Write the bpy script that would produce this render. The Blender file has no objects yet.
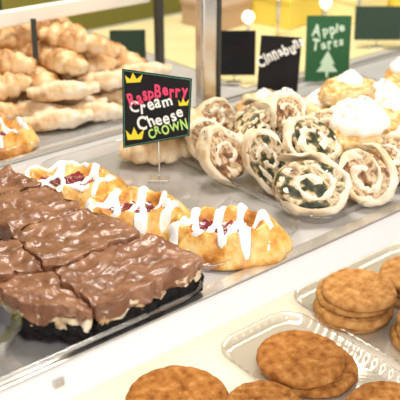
import bpy, bmesh, math, random
from mathutils import Vector, noise, Matrix, Euler
random.seed(4)
sc=bpy.context.scene
sc.view_settings.view_transform='Standard'
COL=sc.collection
pi=math.pi
# ------------------------------------------------ helpers
def mesh_from(name,V,F,smooth=True):
    me=bpy.data.meshes.new(name); me.from_pydata([tuple(v) for v in V],[],F); me.update()
    bm=bmesh.new(); bm.from_mesh(me); bmesh.ops.recalc_face_normals(bm,faces=bm.faces); bm.to_mesh(me); bm.free()
    if smooth:
        for p in me.polygons: p.use_smooth=True
    return me
def obj(name,me,mat=None,parent=None,loc=(0,0,0),rot=(0,0,0),scale=(1,1,1)):
    o=bpy.data.objects.new(name,me); COL.objects.link(o)
    if mat is not None and me is not None:
        if len(me.materials)==0: me.materials.append(mat)
    o.location=loc;o.rotation_euler=rot;o.scale=scale
    if parent: o.parent=parent
    return o
def tag(o,label,cat,group=None):
    o['label']=label;o['category']=cat
    if group:o['group']=group
    return o
def empty(name,label,cat,loc,rot=(0,0,0),scale=(1,1,1),group=None):
    o=bpy.data.objects.new(name,None); COL.objects.link(o); o.empty_display_size=.02
    o.location=loc;o.rotation_euler=rot;o.scale=scale
    return tag(o,label,cat,group)
def fbm(p,s,seed=0,oct=3):
    return noise.fractal(Vector(p)*s+Vector((seed*7.3,seed*3.1,seed*1.7)),0.9,2.0,oct)
def mat(name,stops,scale=30,rough=.5,bump=0,bscale=None,detail=4,spec=.5,coat=0,metal=0,dist=.002,sx=(1,1,1),distort=0,specks=None):
    m=bpy.data.materials.new(name);m.use_nodes=True
    nt=m.node_tree;b=nt.nodes['Principled BSDF']
    tc=nt.nodes.new('ShaderNodeTexCoord')
    mp=nt.nodes.new('ShaderNodeMapping');mp.inputs['Scale'].default_value=sx
    nt.links.new(tc.outputs['Object'],mp.inputs['Vector'])
    n=nt.nodes.new('ShaderNodeTexNoise');n.inputs['Scale'].default_value=scale;n.inputs['Detail'].default_value=detail;n.inputs['Distortion'].default_value=distort
    nt.links.new(mp.outputs['Vector'],n.inputs['Vector'])
    r=nt.nodes.new('ShaderNodeValToRGB')
    while len(r.color_ramp.elements)<len(stops): r.color_ramp.elements.new(.5)
    for e,(p,c) in zip(r.color_ramp.elements,stops): e.position=p;e.color=(*c,1)
    nt.links.new(n.outputs['Fac'],r.inputs['Fac'])
    out=r.outputs['Color']
    if specks:
        ss,th_,colr=specks
        n3=nt.nodes.new('ShaderNodeTexNoise');n3.inputs['Scale'].default_value=ss;n3.inputs['Detail'].default_value=2
        nt.links.new(mp.outputs['Vector'],n3.inputs['Vector'])
        r3=nt.nodes.new('ShaderNodeValToRGB');r3.color_ramp.elements[0].position=th_;r3.color_ramp.elements[0].color=(0,0,0,1)
        r3.color_ramp.elements[1].position=th_+.04;r3.color_ramp.elements[1].color=(1,1,1,1)
        nt.links.new(n3.outputs['Fac'],r3.inputs['Fac'])
        mx=nt.nodes.new('ShaderNodeMix');mx.data_type='RGBA';mx.inputs[7].default_value=(*colr,1)
        nt.links.new(r3.outputs['Color'],mx.inputs[0]);nt.links.new(out,mx.inputs[6]);out=mx.outputs[2]
    nt.links.new(out,b.inputs['Base Color'])
    b.inputs['Roughness'].default_value=rough
    b.inputs['Specular IOR Level'].default_value=spec
    b.inputs['Coat Weight'].default_value=coat
    b.inputs['Coat Roughness'].default_value=.15
    b.inputs['Metallic'].default_value=metal
    if bump:
        n2=nt.nodes.new('ShaderNodeTexNoise');n2.inputs['Scale'].default_value=bscale or scale*2;n2.inputs['Detail'].default_value=5;n2.inputs['Distortion'].default_value=distort
        nt.links.new(mp.outputs['Vector'],n2.inputs['Vector'])
        bp=nt.nodes.new('ShaderNodeBump');bp.inputs['Strength'].default_value=bump;bp.inputs['Distance'].default_value=dist
        nt.links.new(n2.outputs['Fac'],bp.inputs['Height']);nt.links.new(bp.outputs['Normal'],b.inputs['Normal'])
    return m
def flat(name,c,rough=.5,metal=0,emit=0):
    m=mat(name,[(0.3,tuple(x*.96 for x in c)),(.7,c)],scale=12,rough=rough,metal=metal)
    if emit:
        b=m.node_tree.nodes['Principled BSDF']
        b.inputs['Emission Color'].default_value=(*c,1);b.inputs['Emission Strength'].default_value=emit
    return m
def clear(name,tint=(.95,.96,.97),gloss=.22,rough=.08):
    m=bpy.data.materials.new(name);m.use_nodes=True;nt=m.node_tree
    nt.nodes.remove(nt.nodes['Principled BSDF'])
    o=[n for n in nt.nodes if n.type=='OUTPUT_MATERIAL'][0]
    t=nt.nodes.new('ShaderNodeBsdfTransparent');t.inputs[0].default_value=(*tint,1)
    g=nt.nodes.new('ShaderNodeBsdfGlossy');g.inputs['Roughness'].default_value=rough
    f=nt.nodes.new('ShaderNodeLayerWeight');f.inputs['Blend'].default_value=.35
    a=nt.nodes.new('ShaderNodeMath');a.operation='MULTIPLY_ADD';a.inputs[1].default_value=.6;a.inputs[2].default_value=gloss*.3
    nt.links.new(f.outputs['Facing'],a.inputs[0])
    mx=nt.nodes.new('ShaderNodeMixShader')
    nt.links.new(a.outputs[0],mx.inputs[0]);nt.links.new(t.outputs[0],mx.inputs[1]);nt.links.new(g.outputs[0],mx.inputs[2])
    nt.links.new(mx.outputs[0],o.inputs['Surface'])
    return m
def box_me(name,x0,x1,y0,y1,z0,z1,bev=0.0):
    bm=bmesh.new();bmesh.ops.create_cube(bm,size=1)
    for v in bm.verts:
        v.co=Vector(((x0+x1)/2+v.co.x*(x1-x0),(y0+y1)/2+v.co.y*(y1-y0),(z0+z1)/2+v.co.z*(z1-z0)))
    if bev: bmesh.ops.bevel(bm,geom=bm.edges[:],offset=bev,segments=3,affect='EDGES',profile=.5)
    me=bpy.data.meshes.new(name);bm.to_mesh(me);bm.free();return me
def tube(name,pts,rad,n=10,flatz=1.0,capped=True):
    V=[];F=[];N=len(pts)
    for i,p in enumerate(pts):
        a=pts[max(i-1,0)];b=pts[min(i+1,N-1)]
        d=(Vector(b)-Vector(a)).normalized()
        up=Vector((0,0,1))
        if abs(d.z)>.95: up=Vector((0,1,0))
        s=d.cross(up).normalized();u=s.cross(d).normalized()
        r=rad[i] if hasattr(rad,'__len__') else rad
        for k in range(n):
            t=2*pi*k/n
            V.append(Vector(p)+s*math.cos(t)*r+u*math.sin(t)*r*flatz)
    for i in range(N-1):
        for k in range(n):
            F.append((i*n+k,i*n+(k+1)%n,(i+1)*n+(k+1)%n,(i+1)*n+k))
    if capped:
        F.append(tuple(range(n))[::-1]);F.append(tuple((N-1)*n+k for k in range(n)))
    return V,F
# ------------------------------------------------ materials
M_choc=mat('milk_chocolate',[(.3,(.15,.058,.026)),(.45,(.25,.105,.050)),(.57,(.34,.16,.085)),(.75,(.46,.26,.155))],scale=20,rough=.36,bump=.5,bscale=38,dist=.005,coat=.2,detail=6,distort=1.4)
M_crust=mat('dark_cookie_crust',[(.35,(.004,.004,.004)),(.75,(.022,.018,.016))],scale=160,rough=.85,bump=.9,bscale=260,spec=.25)
M_cheese=mat('cream_cheese_layer',[(.3,(.24,.10,.03)),(.42,(.60,.38,.18)),(.55,(.84,.68,.45)),(.75,(.92,.81,.62))],scale=45,rough=.5,bump=.7,bscale=120,dist=.004)
M_dough=mat('baked_golden_dough',[(.3,(.30,.085,.008)),(.41,(.60,.23,.03)),(.53,(.84,.45,.09)),(.68,(.95,.70,.30))],scale=42,rough=.38,bump=.9,bscale=75,coat=.25,dist=.004,detail=8)
M_icing=mat('white_icing',[(.3,(.92,.90,.87)),(.7,(.97,.96,.95))],scale=20,rough=.3,bump=.15,bscale=60,coat=.2)
M_jam=mat('raspberry_jam',[(.3,(.09,.004,.010)),(.6,(.25,.012,.022)),(.8,(.42,.04,.045))],scale=70,rough=.2,bump=.6,bscale=110,coat=.6)
M_roll=mat('pale_flaky_dough',[(.25,(.52,.27,.09)),(.35,(.80,.57,.30)),(.45,(.93,.80,.59)),(.75,(.96,.89,.74))],scale=26,rough=.5,bump=.8,bscale=60,dist=.004,coat=.1,specks=(85,.68,(.14,.11,.03)))
M_fill=mat('herb_filling',[(.34,(.012,.016,.006)),(.43,(.05,.06,.015)),(.49,(.30,.20,.07)),(.56,(.84,.68,.44)),(.70,(.35,.17,.06))],scale=80,rough=.45,bump=.8,bscale=120,dist=.003)
M_cinn=mat('cinnamon_filling',[(.35,(.14,.055,.018)),(.45,(.40,.20,.08)),(.53,(.84,.65,.40)),(.68,(.30,.13,.05))],scale=70,rough=.45,bump=.8,bscale=120,dist=.003)
M_cream=mat('whipped_cream',[(.3,(.93,.90,.84)),(.7,(.97,.95,.91))],scale=20,rough=.45,bump=.2,bscale=60)
M_gold=mat('nutty_golden_pastry',[(.3,(.40,.17,.035)),(.42,(.74,.40,.11)),(.55,(.90,.65,.30)),(.7,(.95,.84,.60))],scale=60,rough=.45,bump=.9,bscale=120,coat=.15,dist=.004)
M_sug=mat('sugared_pastry',[(.3,(.27,.105,.025)),(.42,(.54,.27,.09)),(.55,(.80,.53,.26)),(.75,(.94,.81,.60))],scale=34,rough=.5,bump=.6,bscale=110,coat=.15)
M_sugp=mat('pale_sugared_pastry',[(.3,(.42,.23,.09)),(.42,(.70,.47,.25)),(.55,(.88,.71,.50)),(.75,(.96,.90,.79))],scale=34,rough=.6,bump=.6,bscale=110)
M_pale=mat('pale_croissant_dough',[(.3,(.58,.32,.13)),(.45,(.82,.61,.35)),(.65,(.93,.80,.58))],scale=30,rough=.45,bump=.5,bscale=120)
M_cookie=mat('ginger_cookie',[(.32,(.25,.085,.016)),(.46,(.38,.15,.034)),(.56,(.46,.20,.05)),(.72,(.58,.29,.10))],scale=90,rough=.8,bump=.8,bscale=200,dist=.0025,spec=.2,detail=8)
M_cookie2=mat('peanut_cookie',[(.32,(.33,.14,.038)),(.48,(.47,.23,.07)),(.68,(.60,.34,.13))],scale=90,rough=.8,bump=.8,bscale=180,dist=.0025,spec=.2,detail=8)
M_clear=clear('clear_plastic',(.95,.95,.95),.3)
M_clear2=clear('ribbed_tray_plastic',(.94,.93,.92),.7,.12)
M_steel=flat('brushed_steel',(.70,.68,.64),.25,.85)
M_shelf=mat('grey_glossy_shelf',[(.3,(.50,.48,.465)),(.7,(.58,.56,.54))],scale=5,rough=.14)
M_trim=flat('white_enamel_trim',(.96,.93,.94),.3)
M_white=flat('cream_laminate',(.96,.91,.79),.5)
M_post=flat('dark_painted_post',(.06,.06,.05),.4,.2)
M_black=mat('black_card',[(.3,(.006,.006,.007)),(.7,(.016,.016,.016))],scale=20,rough=.7,spec=.25)
M_green=flat('green_card',(.015,.12,.035),.6)
M_dkgreen=flat('dark_green_card',(.012,.04,.018),.6)
M_red=flat('red_chalk',(.95,.07,.18),.7)
M_wht=flat('white_chalk',(.94,.94,.90),.7)
M_pgrn=flat('pale_green_chalk',(.66,.86,.64),.7)
M_yel=flat('yellow_chalk',(.94,.76,.04),.7)
M_grn=flat('green_chalk',(.55,.85,.22),.7)
M_teal=flat('dotted_teal_chalk',(.10,.36,.22),.7)
M_olive=mat('olive_wall_paint',[(.3,(.36,.32,.05)),(.7,(.50,.45,.10))],scale=3,rough=.7)
M_floor=mat('tan_floor_tile',[(.3,(.45,.36,.26)),(.7,(.55,.46,.34))],scale=4,rough=.5)
M_bulb=flat('glowing_bulb',(1,.90,.62),.5,0,3)
M_warm=flat('yellow_card_box',(.88,.70,.12),.5)
M_butter=flat('butter_card_box',(.95,.88,.50),.5)
M_board=mat('butter_glow_board',[(.3,(.80,.67,.32)),(.7,(.92,.81,.46))],scale=9,rough=.4)  # warm background glow put into the colour of the rear shelf board
M_pink=flat('rose_card_box',(.55,.38,.26),.5)
# ------------------------------------------------ structure
def struct(name,me,m):
    o=obj(name,me,m);o['kind']='structure';return o
struct('floor',box_me('floor',-1.5,3.5,-1.5,2.2,-1.05,-1.0),M_floor)
struct('wall_back',box_me('wall_back',-1.5,3.5,2.2,2.3,-1.0,1.6),M_olive)
# ------------------------------------------------ display case
case=empty('display_case','white and steel bakery display case with two open shelves','display case',(0,0,-1.0))
def cp(name,me,m): return obj(name,me,m,case,(0,0,1.0))
cp('upper_shelf',box_me('us',-.1,1.75,.515,1.40,-.012,0,.002),M_shelf)
cp('front_trim',box_me('ft',-.1,1.75,.503,.5148,-.043,-.0005,.003),M_trim)
cp('trim_lip',box_me('tl',-.1,1.75,.499,.5149,.0,.003,.001),M_steel)
cp('lower_shelf',box_me('ls',-.1,1.75,.33,1.25,-.20,-.18,.003),M_white)
cp('back_panel',box_me('bp',-.1,1.75,1.25,1.27,-.199,-.0125),M_white)
cp('base_cabinet',box_me('bc',-.1,1.75,.36,1.27,-1.0,-.2005,.004),M_white)
cp('post',box_me('p1',.720,.748,.868,.886,.0005,.7,.004),M_steel)
cp('post',box_me('p1b',.7485,.755,.868,.886,.0005,.7,.001),M_post)
cp('post',box_me('p2',.797,.812,1.075,1.087,.0005,.7,.003),M_post)
cp('back_rail',box_me('br',-.1,.796,1.09,1.10,.118,.142,.003),M_white)
cp('back_rail',box_me('br2',-.1,1.75,.895,.903,.0005,.006,.001),M_steel)
# ------------------------------------------------ trays
def tray(x0,x1,y0,y1,z,m,label,rim=.014,flare=.010,ribs=.0,name='pastry_tray',group=None):
    cx,cy=(x0+x1)/2,(y0+y1)/2;hx,hy=(x1-x0)/2-flare,(y1-y0)/2-flare;rc=.022
    loop=[];
    for q,(sx,sy) in enumerate([(1,1),(-1,1),(-1,-1),(1,-1)]):
        for k in range(9):
            a=q*pi/2+k/8*pi/2
            loop.append((sx*(hx-rc)+rc*math.cos(a),sy*(hy-rc)+rc*math.sin(a),math.cos(a),math.sin(a)))
    L=[];n=len(loop)
    for i in range(n):
        a=loop[i];b=loop[(i+1)%n];d=math.hypot(b[0]-a[0],b[1]-a[1]);k=max(1,int(d/.003))
        for j in range(k):
            t=j/k;L.append(tuple(a[w]*(1-t)+b[w]*t for w in range(4)))
    prof=[(0,.0012),(.25,.002),(.6,rim*.6),(.8,rim),(1.0,rim*1.02),(1.05,rim*.9)]
    V=[];n=len(L)
    for pi_,(o,h) in enumerate(prof):
        for i,(x,y,nx,ny) in enumerate(L):
            w=ribs*math.sin(i*pi/2)*(1 if 0<pi_<5 else 0)
            V.append((x+nx*(o*flare+w),y+ny*(o*flare+w),h))
    F=[]
    for p in range(len(prof)-1):
        for i in range(n):
            F.append((p*n+i,p*n+(i+1)%n,(p+1)*n+(i+1)%n,(p+1)*n+i))
    F.append(tuple(range(n)))
    o=obj(name,mesh_from(name,V,F),m,None,(cx,cy,z))
    return tag(o,label,'tray',group)
tray(.18,.425,.492,.82,.0045,M_clear,'clear plastic tray under the chocolate topped bars')
tray(.432,.585,.522,.85,.0003,M_clear,'clear plastic tray under three iced danishes')
tray(.59,1.02,.522,.85,.0003,M_clear,'clear plastic tray piled with filled rolls and cream pastries')
tray(.41,.70,.91,1.34,.0003,M_clear,'clear plastic tray piled with sugared pastries')
tray(.525,.66,.39,.62,-.1797,M_clear2,'ribbed clear tray holding a pair of brown cookies',.012,.013,.0009)
tray(.672,.92,.37,.645,-.1797,M_clear2,'ribbed clear tray holding stacks of peanut cookies',.012,.013,.0009)
tag(obj('glow_board',box_me('sb',.86,1.70,.93,1.38,.0003,.0025,.001),M_board),'butter coloured flat board added to tint the rear shelf with a warm glow','board')  # added sheet, its butter colour stands in for warm light on the shelf
# ------------------------------------------------ chocolate bars
def quadbox(quad,z0,z1,cuts,rnd,amp,sc_,seed,topamp=0,overs=0,lowjag=0,lat=0):
    cx=sum(q[0] for q in quad)/4;cy=sum(q[1] for q in quad)/4
    bm=bmesh.new();bmesh.ops.create_cube(bm,size=2)
    bmesh.ops.subdivide_edges(bm,edges=bm.edges[:],cuts=cuts,use_grid_fill=True)
    for v in bm.verts:
        x,y,z=v.co
        e=12
        m=max(abs(x),abs(y));
        if m>1e-6:
            l=(abs(x)**e+abs(y)**e)**(1/e); k=m/l; x*=k;y*=k
        if z>0: 
            s=1-rnd*max(0,(z-.4)/.6)**2; x*=s;y*=s
        u=(x+1)/2;w=(y+1)/2
        px=(1-u)*(1-w)*quad[0][0]+u*(1-w)*quad[1][0]+u*w*quad[2][0]+(1-u)*w*quad[3][0]
        py=(1-u)*(1-w)*quad[0][1]+u*(1-w)*quad[1][1]+u*w*quad[2][1]+(1-u)*w*quad[3][1]
        pz=z0+(z1-z0)*(z+1)/2
        px=(px-cx)*(1+overs)+cx;py=(py-cy)*(1+overs)+cy
        q=(px,py,pz)
        d=Vector((fbm(q,sc_,seed),fbm(q,sc_,seed+3),fbm(q,sc_,seed+5)*(.3 if z<0 else 1)))*amp
        if lat:
            wv=max(abs(x),abs(y))**6
            d+=Vector((fbm((px,py,0),44,3),fbm((px,py,0),44,8),0))*lat*wv
        if z>.9: pz+=topamp*(fbm((px,py,0),24,9)+.20*fbm((px,py,0),110,6)+.5*(.5-abs(fbm((px+.015*fbm((px,py,0),22,1),py,0),32,2))*2))
        if z<-.5 and lowjag: pz+=lowjag*fbm((px,py,0),55,seed+1)
        v.co=Vector((px-cx,py-cy,pz))+d
        if z0==0 and z<-.9: v.co.z=0
    me=bpy.data.meshes.new('b');bm.to_mesh(me);bm.free()
    for p in me.polygons:p.use_smooth=True
    return me,(cx,cy)
bars=[
 [(.301,.499),(.427,.504),(.410,.5775),(.3035,.5785)],
 [(.254,.546),(.2995,.4995),(.302,.578),(.248,.62)],
 [(.304,.580),(.405,.579),(.398,.6575),(.306,.657)],
 [(.225,.632),(.3025,.580),(.3045,.657),(.232,.69)],
 [(.307,.659),(.395,.6595),(.392,.739),(.310,.738)],
 [(.310,.7405),(.390,.741),(.378,.80),(.311,.80)]]
dz=[0,-.002,.002,0,.001,.001]
for i,q in enumerate(bars):
    e=empty('chocolate_bar','layered chocolate topped bar with black cookie crust','dessert bar',(sum(p[0] for p in q)/4,sum(p[1] for p in q)/4,.006),group='chocolate topped dessert bars')
    a,_=quadbox(q,0,.015,24,.0,.0034,140,i,topamp=.004,lat=.006); obj('crust',a,M_crust,e)
    b,_=quadbox(q,.013,.025,24,.0,.0036,85,i+20,overs=-.03,lowjag=.006,lat=.006); obj('filling',b,M_cheese,e)
    c,_=quadbox(q,.021,.034+dz[i],44,.008,.0020,70,i+40,topamp=.0042,overs=.002,lowjag=.011,lat=.0065); obj('topping',c,M_choc,e)
# ------------------------------------------------ danish
def danish_h(x,y,a,b,H,seed):
    rho=math.hypot(x/a,y/b);th=math.atan2(y/b,x/a)
    r=min(rho,1.0)
    prof=.50+ .50*math.exp(-((r-.66)/.20)**2)
    fall=math.sqrt(max(0,1-max(0,(r-.64)/.38)**2.2)) if r>.64 else 1
    fold=abs(math.sin(4*th+4.5*r+seed))
    k=1+ .20*(fold-.6)*min(1,max(0,(r-.4)/.2))
    n=.11*fbm((x,y,0),50,seed)+.06*fbm((x,y,0),140,seed)
    return H*max(0.10,(prof*fall*k+n*min(1,2.2-2*r)))
def make_danish(a,b,H,seed):
    nr,na=38,160;V=[];F=[]
    V.append((0,0,danish_h(0,0,a,b,H,seed)))
    for i in range(1,nr+1):
        for j in range(na):
            th=2*pi*j/na;r=i/nr
            o=1+.07*abs(math.sin(4*th+4.5*r+seed))*r+.05*fbm((math.cos(th),math.sin(th),0),2,seed)*r-.04
            x=a*r*math.cos(th);y=b*r*math.sin(th)
            V.append((x*o,y*o,danish_h(x,y,a,b,H,seed)))
    for f,zz in ((1.03,.05),(1.0,.0)):
        for j in range(na):
            th=2*pi*j/na;o=(1+.07*abs(math.sin(4*th+4.5+seed)))*f-.04
            V.append((a*math.cos(th)*o,b*math.sin(th)*o,H*zz))
    for j in range(na): F.append((0,1+j,1+(j+1)%na))
    for i in range(nr+1):
        for j in range(na):
            s=1+i*na;F.append((s+j,s+na+j,s+na+(j+1)%na,s+(j+1)%na))
    F.append(tuple(1+(nr+1)*na+j for j in range(na)))
    return mesh_from('danish_dough',V,F)
def danish(loc,rz,a,b,H,seed,zigs,label,wide=.0030,amp=.84,second=True,jam=.46):
    e=empty('raspberry_danish',label,'danish pastry',loc,(0,0,rz),group='iced raspberry danishes')
    obj('dough',make_danish(a,b,H,seed),M_dough,e)
    V=[];F=[];nr,na=10,48
    V.append((0,0,danish_h(0,0,a,b,H,seed)+.0030))
    for i in range(1,nr+1):
        for j in range(na):
            th=2*pi*j/na;r=i/nr*jam*(1+.08*math.sin(5*th+seed))
            x=a*r*math.cos(th);y=b*r*math.sin(th)
            V.append((x,y,danish_h(x,y,a,b,H,seed)+(.0024+.002*fbm((x,y,0),150,seed))*(1-(i/nr)**3)+.0002*(i<nr)-.0004*(i==nr)))
    for j in range(na):F.append((0,1+j,1+(j+1)%na))
    for i in range(nr-1):
        for j in range(na):
            s=1+i*na;F.append((s+j,s+na+j,s+na+(j+1)%na,s+(j+1)%na))
    obj('jam_filling',mesh_from('jam',V,F),M_jam,e)
    N=360
    def ribbon(pf,w):
        pts=[]
        for i in range(N+1): pts.append(Vector((*pf(i/N),0)))
        def hs(x,y):
            h=danish_h(x,y,a,b,H,seed);rr_=math.hypot(x/a,y/b)
            if rr_<jam: h+=.0026*(1-(rr_/jam)**3)
            return h
        V=[];F=[];C=[(-1,-.0008),(-.85,.0008),(-.45,.0020),(0,.0025),(.45,.0020),(.85,.0008),(1,-.0008)]
        for i,p in enumerate(pts):
            d=(pts[min(i+1,N)]-pts[max(i-1,0)]).normalized();n=Vector((-d.y,d.x,0))
            ww=w*(1+.5*fbm((p.x,p.y,0),60,seed+4)+.35*(abs(p.y)/(b*amp))**3)*min(1,.3+.25*min(i,N-i))
            for (s,z) in C:
                q=p+n*ww*s;V.append((q.x,q.y,hs(q.x,q.y)+z))
        m=len(C)
        for i in range(N):
            for k in range(m-1): F.append((i*m+k,i*m+k+1,(i+1)*m+k+1,(i+1)*m+k))
            F.append((i*m+m-1,i*m,(i+1)*m,(i+1)*m+m-1))
        F.append(tuple(range(m)));F.append(tuple(N*m+k for k in range(m)))
        return V,F
    def pf(t):
        s_=-.76+1.52*t
        A=b*amp*math.sqrt(max(.08,1-abs(s_)**2.6))
        ph=2*pi*zigs*t+seed+.5*math.sin(5*t+seed)
        s=math.sin(ph)
        y=A*s*(.86+.18*math.sin(3.7*ph*.5+seed))
        x=a*s_+.06*a*math.sin(2*ph)+.14*a*y/b
        return x,y
    def pf2(t):
        an=2*pi*t*.7+seed
        r=.64+.06*math.sin(5*an)
        return a*r*math.cos(an),b*r*math.sin(an)
    obj('icing',mesh_from('icing',*ribbon(pf,wide)),M_icing,e)
    if second: obj('icing',mesh_from('icing',*ribbon(pf2,wide*.75)),M_icing,e)
    return e
danish((.436,.772,.002),math.radians(-42),.072,.050,.024,1,2.9,'golden danish with raspberry center and white icing swirls',.0035,.80)
danish((.452,.662,.002),math.radians(-40),.065,.047,.027,2.2,3.6,'golden danish with thick white icing zigzags',.0044,.84,False)
danish((.491,.561,.002),math.radians(-39),.069,.044,.032,3.1,4.2,'golden danish with bold white icing loops at the tray front',.0043,.88,False)
danish((.452,.945,.002),math.radians(20),.042,.036,.028,4,2.5,'small glossy danish beside the sugared pastries',.003,.8,False)
# ------------------------------------------------ spiral rolls
def make_roll(R,L,turns,seed,gap=.22):
    NT=int(44*turns);V=[];F=[];nc=18
    pitch=R*.93/(turns+.25);w=pitch*(1-gap)
    for i in range(NT+1):
        th=2*pi*turns*i/NT
        rc=pitch*.42+pitch*th/(2*pi)
        rc*=1+.15*fbm((math.cos(th),math.sin(th),th*.10),1.0,seed)
        ww=w*(.90+.45*fbm((th,0,0),.7,seed)) if i<NT-6 else w*((NT-i)/6*.7+.15)
        Lh=L/2*(1+.14*fbm((math.cos(th)*2,math.sin(th)*2,th*.2),.8,seed+2)-.06*th/(2*pi)+.10)
        c=(math.cos(th+seed),math.sin(th+seed))
        for k in range(nc):
            a=2*pi*k/nc;ca,sa=math.cos(a),math.sin(a)
            e=.6
            u=(abs(ca)**e)*(1 if ca>0 else -1)*ww/2;v=(abs(sa)**e)*(1 if sa>0 else -1)*Lh
            r=rc+u*(1-.10*abs(v/Lh)**2)
            p=Vector((r*c[0],v,r*c[1]))
            d=Vector((fbm(p,42,seed),fbm(p,42,seed+2),fbm(p,42,seed+4)))*.0034
            V.append(p+d)
    for i in range(NT):
        for k in range(nc):
            F.append((i*nc+k,i*nc+(k+1)%nc,(i+1)*nc+(k+1)%nc,(i+1)*nc+k))
    F.append(tuple(range(nc)));F.append(tuple(NT*nc+k for k in range(nc)))
    me=mesh_from('roll_dough',V,F)
    V=[];F=[];na=56;prof=[(0,-.49)]+[(r,-.47) for r in(.15,.3,.45,.6,.75,.84)]+[(.86,-.2),(.86,.2)]+[(r,.44) for r in(.84,.6,.3)]+[(0,.44)]
    V.append((0,-.47*L,0))
    for (r,y) in prof[1:-1]:
        for j in range(na):
            a=2*pi*j/na;x=R*r*.9*math.cos(a);z=R*r*.9*math.sin(a)
            V.append((x,y*L+ .0034*fbm((x,y,z),95,seed)*(1 if abs(y)>.4 else 0)-(.001 if y<0 else 0),z))
    V.append((0,.44*L,0));n=len(prof)-2
    for j in range(na):
        F.append((0,1+j,1+(j+1)%na));F.append((len(V)-1,1+(n-1)*na+j,1+(n-1)*na+(j+1)%na))
    for i in range(n-1):
        for j in range(na):
            s=1+i*na;F.append((s+j,s+na+j,s+na+(j+1)%na,s+(j+1)%na))
    return me,mesh_from('roll_filling',V,F)
RM=[make_roll(.040,.038,2.3,.4,.17),make_roll(.040,.038,2.1,1.7,.13),make_roll(.040,.038,2.4,3.0,.17),make_roll(.040,.038,2.0,4.4,.14),make_roll(.040,.038,1.9,5.9,.14)]
def roll(x,y,z,head,tilt,sx,sz,variant,fill,label,sy=1,roly=0):
    e=empty('filled_pastry_roll',label,'pastry roll',(x,y,z),(tilt,roly,math.radians(head)-pi/2),(sx,sy,sz),group='spiral filled pastry rolls')
    d,f=RM[variant]
    obj('dough',d,M_roll,e)
    ff=f.copy();ff.materials.clear();obj('filling',ff,fill,e)
    return e
A='pale spiral pastry roll with herb filling'
B='pale spiral pastry roll with cinnamon brown filling'
roll(.617,.563,.033,50,-.62,1.24,.88,0,M_fill,'large pale spiral roll showing dark herb filling at the tray front',.9,.15)
roll(.690,.544,.032,18,-.55,1.0,.80,1,M_cinn,'pale spiral roll slumped at the tray front',.9,.6)
roll(.626,.636,.039,66,-.40,.72,1.06,2,M_fill,A,.8,-.5)
roll(.600,.684,.036,80,-.4,.66,.95,3,M_cinn,B,.8,-.3)
roll(.672,.608,.055,30,-.80,1.0,.72,4,M_fill,A,.8,.5)
roll(.645,.678,.056,68,-.5,.76,.86,0,M_fill,A,.8,1.0)
roll(.722,.636,.048,42,-.7,.82,.74,2,M_cinn,B,.8,.3)
roll(.618,.732,.035,75,-.4,.68,.90,4,M_cinn,B,.8,-.6)
roll(.700,.735,.036,30,-.5,.78,.76,1,M_fill,A,.8)
roll(.688,.674,.064,55,-.8,.74,.72,3,M_cinn,B,.8,.8)
roll(.655,.765,.042,60,-.5,.74,.80,2,M_cinn,B,.8,.2)
roll(.752,.556,.031,12,-.6,.85,.74,3,M_cinn,'pale spiral roll leaning beside whipped cream pastries',.8,.3)
# ------------------------------------------------ twists
def make_twist(Ln,R,segs,seed,bend=.15,lump=.25):
    N=70;pts=[];rad=[]
    for i in range(N+1):
        s=i/N;x=(s-.5)*Ln
        pts.append(Vector((x,bend*Ln*(4*(s-.5)**2-.5),R*.72)))
        env=max(.22,math.sin(pi*(.08+.84*s))**.55)
        rad.append(R*env*(1-lump*.6+lump*abs(math.sin(pi*segs*s+seed))))
    V,F=tube('t',pts,rad,20,.8)
    out=[]
    for v in V:
        d=.0030*fbm(v,50,seed)+.0012*fbm(v,150,seed)
        c=Vector((v.x,0,R*.72));n=(v-c).normalized()
        q=v+n*d
        q.z=max(q.z,0.0);out.append(q)
    return mesh_from('twist',out,F)
TW=[make_twist(.098,.021,5,1,.06,.26),make_twist(.080,.022,4,2,.02,.22),make_twist(.092,.023,6,3,.24,.30)]
TL=[make_twist(.100,.017,4,5,.03,.08),make_twist(.088,.016,3,6,.05,.08)]
for t in TL: t.materials.append(M_sugp)
rs=random.Random(11)
for layer,(n0,z) in enumerate([(0,.0025),(1,.031),(2,.057),(3,.080)]):
    for ix in range(4-(layer>1)-(layer>2)):
        for iy in range(7-layer-(layer>2)):
            x=.470+.068*ix+.03*layer; y=.965+.056*iy+.03*layer
            if ix==0 and iy==0: continue
            if ix>=2 and layer==2 and iy<1: continue
            x+=rs.uniform(-.010,.010);y+=rs.uniform(-.010,.010)
            front=(y<1.02+.02*layer) and layer<2
            r=-35+rs.uniform(-55,55)*(.35 if front else 1);k=rs.randrange(3);tx=rs.uniform(-.15,.15)
            if front:
                tag(obj('sugared_pastry_finger',TL[k%2],M_sugp,None,(x,y,z),(0,0,math.radians(r))),'long pale sugar dusted pastry finger piled on a tray','pastry','pale sugared pastry fingers')
            else:
                tag(obj('sugared_pastry',TW[k],M_sug,None,(x,y,z),(0,tx*(layer>0),math.radians(r))),'golden brown sugared pastry twist piled on a tray','pastry','sugared pastry twists')
for i,(x,y,z,r,k) in enumerate([(.578,.782,.002,-30,0),(.636,.818,.002,-50,1),(.592,.790,.034,-38,2)]):
    m=TW[k].copy();m.materials.clear()
    tag(obj('pale_croissant',m,M_pale,None,(x,y,z+.0005),(0,0,math.radians(r))),'pale baked croissant beside the filled rolls','croissant','pale croissants')
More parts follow.
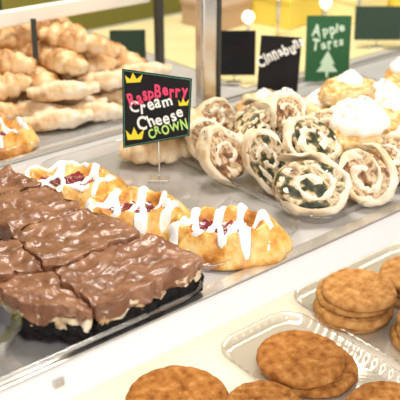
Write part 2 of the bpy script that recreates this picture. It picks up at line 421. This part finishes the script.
# ------------------------------------------------ cream pastries
def make_base(R,H,seed):
    bm=bmesh.new();bmesh.ops.create_icosphere(bm,subdivisions=5,radius=1)
    for v in bm.verts:
        d=1+.12*fbm(v.co,2.2,seed)+.07*abs(fbm(v.co,5,seed+1))
        a=math.atan2(v.co.y,v.co.x)
        d*=1+.07*abs(math.sin(3*a+2*v.co.z+seed))
        v.co=Vector((v.co.x*R*d,v.co.y*R*.8*d,max(0,(v.co.z*.5+.42)*H*d)))
    me=bpy.data.meshes.new('base');bm.to_mesh(me);bm.free()
    for p in me.polygons:p.use_smooth=True
    return me
def make_dollop(R,H,seed):
    N=200;pts=[];rad=[]
    for i in range(N+1):
        s=i/N;an=2*pi*3.1*s+seed
        rr=R*.66*(1-s)**.7
        pts.append(Vector((rr*math.cos(an),rr*math.sin(an),H*.18+H*.72*s)))
        rad.append(R*.37*(1-.60*s)*(1+.10*math.sin(i*.9)))
    V,F=tube('d',pts,rad,12,1)
    return mesh_from('dollop',V,F)
BS=[make_base(.042,.038,s) for s in (1,2,3)]
DL=make_dollop(.028,.036,1)
def creamp(x,y,z,r,k,d,lab='golden pastry topped with a swirl of whipped cream'):
    e=empty('cream_pastry',lab,'cream pastry',(x,y,z),(0,0,math.radians(r)),group='whipped cream topped pastries')
    obj('pastry_base',BS[k],M_gold,e)
    for (dx,dy,s) in d:
        obj('cream_swirl',DL,M_cream,e,(dx,dy,.027),(0,0,dx*40),(s,s,s*.9))
for a in [(.742,.598,.030,0,0,[(0,0,1.35)]),(.795,.548,.003,40,1,[(0,0,1.5)]),(.805,.660,.003,10,2,[(-.01,.005,1.2)]),(.860,.600,.003,70,0,[(0,0,1.4)]),
 (.752,.735,.008,30,1,[(0,0,1.2)]),(.820,.745,.003,-20,2,[(0.01,0,.8)]),(.885,.680,.003,20,0,[(0,0,1.3)]),(.900,.760,.003,50,1,[(0,0,.9)]),(.945,.620,.003,0,2,[(0,0,1.3)]),(.850,.710,.036,0,1,[(.0,0,.7)]),(.785,.810,.001,0,0,[(0,0,.6)]),
 (.815,.605,.036,10,2,[(0,0,.7)]),(.97,.70,.03,10,1,[(0,0,1.1)])]:
    creamp(*a)
# ------------------------------------------------ cookies
def make_cookie(R,H,seed,cross=False):
    nr,na=50,140;V=[];F=[]
    def top(x,y,r):
        h=H*(1-.08*r*r)
        if r>.90: h=H*.92*math.sqrt(max(.02,1-((r-.90)/.104)**2))
        h+=(.0009*fbm((x,y,0),60,seed)+.0007*fbm((x,y,0),190,seed))*(1 if r<.95 else .3)
        if cross:
            for u in (x,y):
                h-=.0012*max(0,math.cos(u*2*pi/.010))**2*(1 if r<.88 else 0)
        else:
            c=abs(fbm((x,y,0),50,seed+5,2)); h-=.0016*max(0,1-c/.04)*(1 if r<.93 else .2)
            c=abs(fbm((x,y,0),110,seed+7,2)); h-=.0010*max(0,1-c/.06)*(1 if r<.93 else .2)
        return max(.0015,h)
    V.append((0,0,top(0,0,0)))
    for i in range(1,nr+1):
        for j in range(na):
            a=2*pi*j/na;r=(i/nr)**.85;o=1+.03*fbm((math.cos(a),math.sin(a),0),1.6,seed)*r+.016*fbm((math.cos(a),math.sin(a),0),9,seed)*r
            x=R*r*o*math.cos(a);y=R*r*o*math.sin(a);V.append((x,y,top(x,y,r)))
    for j in range(na):
        x,y,z=V[1+(nr-1)*na+j];V.append((x*.97,y*.97,0))
    for j in range(na):F.append((0,1+j,1+(j+1)%na))
    for i in range(nr):
        for j in range(na):
            s=1+i*na;F.append((s+j,s+na+j,s+na+(j+1)%na,s+(j+1)%na))
    F.append(tuple(1+nr*na+j for j in range(na)))
    return mesh_from('cookie',V,F)
CK=[make_cookie(.055,.0105,s) for s in (1,2,3)]
CP=[make_cookie(.050,.0105,s,True) for s in (5,6)]
z0=-.1797
def ck(x,y,z,k,lab,s=1,r=0,me=None,m=None,g='brown ginger cookies'):
    mm=me or CK[k]
    tag(obj('cookie',mm,m or M_cookie,None,(x,y,z),(0,0,r),(s,s,1)),lab,'cookie',g)
ck(.440,.573,z0,0,'large brown crackled cookie on the cream shelf',1.06)
ck(.494,.493,z0+.0108,1,'brown crackled cookie leaning over its neighbour on the cream shelf',.80,1)
ck(.502,.485,z0,2,'brown crackled cookie under another on the cream shelf',.80,1)
ck(.594,.519,z0+.002,2,'brown crackled cookie at the bottom of a pair',.97,2)
ck(.586,.529,z0+.0128,0,'brown crackled cookie resting on top of another',.93,3)
ck(.602,.408,z0+.002,1,'brown crackled cookie on a ribbed tray',.95,4)
PL='tan peanut cookie with crosshatched top in a stack'
for (x,y,n) in [(.721,.566,4),(.752,.462,4),(.825,.545,3)]:
    for i in range(n):
        ck(x+.004*math.sin(i*2+x*30),y+.004*math.cos(i*3),z0+.0015+i*.0108,0,PL,1-.02*i,i*.4+.7,CP[i%2],M_cookie2,'stacked peanut cookies')
# ------------------------------------------------ signs
def text_me(body,size,off=0.0,ext=.0003,jit=0,seed=0):
    rg=random.Random(seed+len(body));x=0
    def one(ch):
        cu=bpy.data.curves.new('txt','FONT');cu.body=ch;cu.size=size;cu.extrude=ext;cu.offset=off;cu.resolution_u=3
        o=bpy.data.objects.new('txt',cu);COL.objects.link(o)
        bpy.context.view_layer.update()
        me=bpy.data.meshes.new_from_object(o.evaluated_get(bpy.context.evaluated_depsgraph_get()))
        bpy.data.objects.remove(o);return me
    V=[];F=[]
    for ch in body:
        if ch==' ': x+=size*.3;continue
        me=one(ch);xs=[v.co.x for v in me.vertices];w=max(xs)-min(xs)
        M=Matrix.Translation((x+w/2,size*.35+rg.uniform(-1,1)*jit*size*.15,0))@Matrix.Rotation(rg.uniform(-1,1)*jit*.28,4,'Z')@Matrix.Diagonal((1,1+rg.uniform(-.5,1)*jit*.25,1,1))@Matrix.Translation((-(max(xs)+min(xs))/2,-size*.35,0))
        o=len(V);V+=[M@v.co for v in me.vertices];F+=[tuple(i+o for i in p.vertices) for p in me.polygons]
        x+=w+size*.09
    V=[Vector((v.x-x/2,v.y-size*.35,v.z)) for v in V]
    m=bpy.data.meshes.new('lettering');m.from_pydata([tuple(v) for v in V],[],F);m.update();return m
def poly_me(pts,y,th=.0004):
    n=len(pts);V=[(p[0],y,p[1]) for p in pts]+[(p[0],y+th,p[1]) for p in pts]
    F=[tuple(range(n)),tuple(range(n,2*n))[::-1]]+[(i,(i+1)%n,n+(i+1)%n,n+i) for i in range(n)]
    return V,F
def sign(loc,head,tilt,corners,cm,texts,label,zc,extra=None,roll_=0,stick=True):
    e=empty('price_sign',label,'sign',loc,(0,0,math.radians(head)-pi/2))
    R=Euler((tilt,roll_,0)).to_matrix().to_4x4();T=Matrix.Translation((0,0,zc))@R
    def pt(name,me,m):
        me.transform(T);o=obj(name,me,m,e);return o
    V,F=poly_me(corners,0,.0014)
    pt('card',mesh_from('card',V,F,False),cm)
    for (b,s,x,z,rot,m,off,sxx) in texts:
        me=text_me(b,s,off,jit=1,seed=int(s*9999))
        me.transform(Matrix.Translation((x,-.0006,z))@Matrix.Rotation(-rot,4,'Y')@Matrix.Rotation(pi/2,4,'X')@Matrix.Diagonal((sxx,1,1,1)))
        pt('lettering',me,m)
    if extra:
        for (name,part,m) in extra:
            pt(name,mesh_from(name,*part,False),m)
    if stick:
        lo=min(c[1] for c in corners)
        V,F=tube('s',[Vector((0,.003,.0)),Vector((0,.003,.01)),Vector((0,.003,zc+lo*.2))],.0011,8)
        obj('holder_stick',mesh_from('stick',V,F),M_steel,e)
        obj('holder_foot',box_me('foot',-.012,.012,-.006,.010,0,.003,.001),M_steel,e)
    return e
def crown(cx,cz,w,h):
    return poly_me([(cx-w/2,cz),(cx+w/2,cz+h*.1),(cx+w*.66,cz+h),(cx+w*.22,cz+h*.45),(cx-w*.04,cz+h*1.2),(cx-w*.25,cz+h*.40),(cx-w*.6,cz+h*.9)],-.0012,.0008)
cor=[(-.041,-.049),(.037,-.034),(.040,.033),(-.040,.044)]
def border(cor,s0,s1):
    V=[];F=[]
    for y in (-.0008,.0002):
        for s in (s0,s1):
            for c in cor: V.append((c[0]*s,y,c[1]*s))
    for i in range(4):
        j=(i+1)%4
        F.append((i,j,4+j,4+i));F.append((8+i,8+j,12+j,12+i));F.append((i,j,8+j,8+i));F.append((4+i,4+j,12+j,12+i))
    return V,F
sign((.543,.736,.0005),50,-.15,cor,M_black,[
 ('RaspBerry',.0195,.001,.0165,.16,M_red,.0006,.73),
 ('Cream',.0190,-.007,.0030,.20,M_wht,.0005,.86),
 ('Cheese',.0195,.003,-.0110,.22,M_wht,.0005,.86),
 ('CROWN',.0150,.012,-.0255,.24,M_grn,.0004,.74)],
 'black chalk sign reading Raspberry Cream Cheese Crown',.094,
 [('crown_doodle',crown(-.027,-.039,.017,.013),M_yel),('crown_doodle',crown(.030,.0015,.010,.008),M_yel),('crown_doodle',crown(-.027,.028,.016,.010),M_yel),('border_line',border(cor,.950,.964),M_teal)])
def rc(w,h): return [(-w/2,-h/2),(w/2,-h/2),(w/2,h/2),(-w/2,h/2)]
def tree(cx,cz,h):
    return poly_me([(cx-.002,cz),(cx+.002,cz),(cx+.002,cz+h*.2),(cx+h*.4,cz+h*.2),(cx+h*.18,cz+h*.5),(cx+h*.28,cz+h*.5),(cx,cz+h),(cx-h*.28,cz+h*.5),(cx-h*.18,cz+h*.5),(cx-h*.4,cz+h*.2),(cx-.002,cz+h*.2)],-.0012,.0008)
sign((.858,.955,.0025),52,-.15,rc(.066,.070),M_black,[],'blank black card on a thin holder',.050)
sign((.848,.845,.0005),48,-.2,rc(.060,.080),M_black,[('Cinnabuns',.0215,0,.018,.50,M_wht,.0008,.72)],'black chalk sign with white handwriting beside cream pastries',.062,None,.05)
sign((.975,.865,.0005),50,-.15,rc(.070,.104),M_green,[('Apple',.0205,0,.032,.15,M_pgrn,.0008,.9),('Tarts',.0205,0,.010,.15,M_pgrn,.0008,.9)],'green sign with pale handwriting and a small tree drawing',.057,[('tree_drawing',tree(0,-.044,.042),M_pgrn)])
sign((1.196,.945,.0025),50,-.2,rc(.085,.06),M_dkgreen,[],'dark green card on a thin holder',.046)
sign((.782,1.14,.0005),55,-.2,rc(.060,.056),M_dkgreen,[],'small dark green card on a thin holder',.036)
sign((.583,1.245,.0855),60,-.2,rc(.05,.055),M_dkgreen,[],'small dark card above the sugared pastries',.025,stick=False)
sign((.560,1.05,.075),50,-.1,rc(.008,.060),M_post,[],'thin upright metal tag stuck among the sugared pastries',.030,stick=False)
# ------------------------------------------------ small items
V=[];F=[];na=48;prof=[(.024,.001),(.030,.006),(.034,.018),(.036,.019),(.0345,.017)]
for r,h in prof:
    for j in range(na): V.append((r*math.cos(2*pi*j/na),r*math.sin(2*pi*j/na),h))
for i in range(len(prof)-1):
    for j in range(na):F.append((i*na+j,i*na+(j+1)%na,(i+1)*na+(j+1)%na,(i+1)*na+j))
F.append(tuple(range(na)))
tag(obj('plastic_dish',mesh_from('dish',V,F),M_clear2,None,(.214,.540,.0195)),'small clear plastic dish at the shelf edge beside the bars','dish')
tag(obj('shelf_clip',box_me('clip',-.005,.005,-.003,.0,-.004,.004,.001),M_steel,None,(.262,.5025,-.018)),'small metal clip fixed on the white shelf trim','clip')
def carton(x,y,w,h,m,lab):
    e=empty('pastry_box',lab,'box',(x,y,.003),(0,0,.15),group='card boxes at the shelf rear')
    obj('box_body',box_me('bb',-w/2,w/2,-w/2,w/2,0,h,.002),m,e)
    obj('box_lid',box_me('bl',-w/2-.003,w/2+.003,-w/2-.003,w/2+.003,h,h+.012,.003),m,e)
carton(1.09,1.27,.10,.04,M_pink,'dull rose card pastry box on the shelf')
carton(1.21,1.20,.11,.05,M_warm,'bright yellow card pastry box on the shelf')
carton(1.345,1.14,.11,.04,M_butter,'pale butter yellow card pastry box on the shelf')
carton(1.48,1.07,.11,.04,M_warm,'bright yellow card pastry box on the shelf')
for i,(x,y,z) in enumerate([(1.02,1.10,.0),(1.115,1.12,.03),(1.18,1.06,.01),(1.24,1.03,.03)]):
    bm=bmesh.new();bmesh.ops.create_uvsphere(bm,u_segments=24,v_segments=16,radius=.011)
    me=bpy.data.meshes.new('g');bm.to_mesh(me);bm.free()
    e=empty('globe_lamp','small round glowing lamp standing on the shelf','lamp',(x,y,.003),group='glowing globe lamps')
    obj('bulb',me,M_bulb,e,(0,0,z+.055))
    V,F=tube('s',[Vector((0,0,0)),Vector((0,0,.02)),Vector((0,0,z+.046))],.003,8)
    obj('stem',mesh_from('stem',V,F),M_steel,e)
# ------------------------------------------------ lights
def area(name,loc,target,size,energy,color,sy=None):
    l=bpy.data.lights.new(name,'AREA');l.energy=energy;l.color=color;l.size=size
    if sy:l.shape='RECTANGLE';l.size_y=sy
    o=bpy.data.objects.new(name,l);COL.objects.link(o);o.location=loc
    o.rotation_euler=(Vector(target)-Vector(loc)).to_track_quat('-Z','Y').to_euler();return o
area('ceiling_light',(.8,1.0,1.3),(.55,.70,0),.45,20.5,(1,.94,.84))
area('front_light',(-.1,-.3,1.2),(.5,.6,0),.5,9,(1,.96,.92))
area('fill_light',(.5,-1.0,.25),(.5,.5,-.08),1.0,13,(1,.95,.92))  # added soft fill from low in front, whitens the trim and lifts the cookies
area('under_shelf_light',(.6,.60,-.03),(.6,.62,-.18),1.3,1.3,(1,.92,.76),.05)
w=bpy.data.worlds.new('w');sc.world=w;w.use_nodes=True
w.node_tree.nodes['Background'].inputs[0].default_value=(1,.94,.87,1);w.node_tree.nodes['Background'].inputs[1].default_value=.46
# ------------------------------------------------ camera
cam=bpy.data.cameras.new('cam');co=bpy.data.objects.new('camera',cam);COL.objects.link(co)
th=math.atan(406/833)
co.location=(0,0,.42);co.rotation_euler=(pi/2-th,0,math.radians(50.5)-pi/2)
cam.sensor_width=36;cam.lens=833/400*36;cam.clip_start=.02
cam.dof.use_dof=True;cam.dof.focus_distance=.86;cam.dof.aperture_fstop=8
sc.camera=co
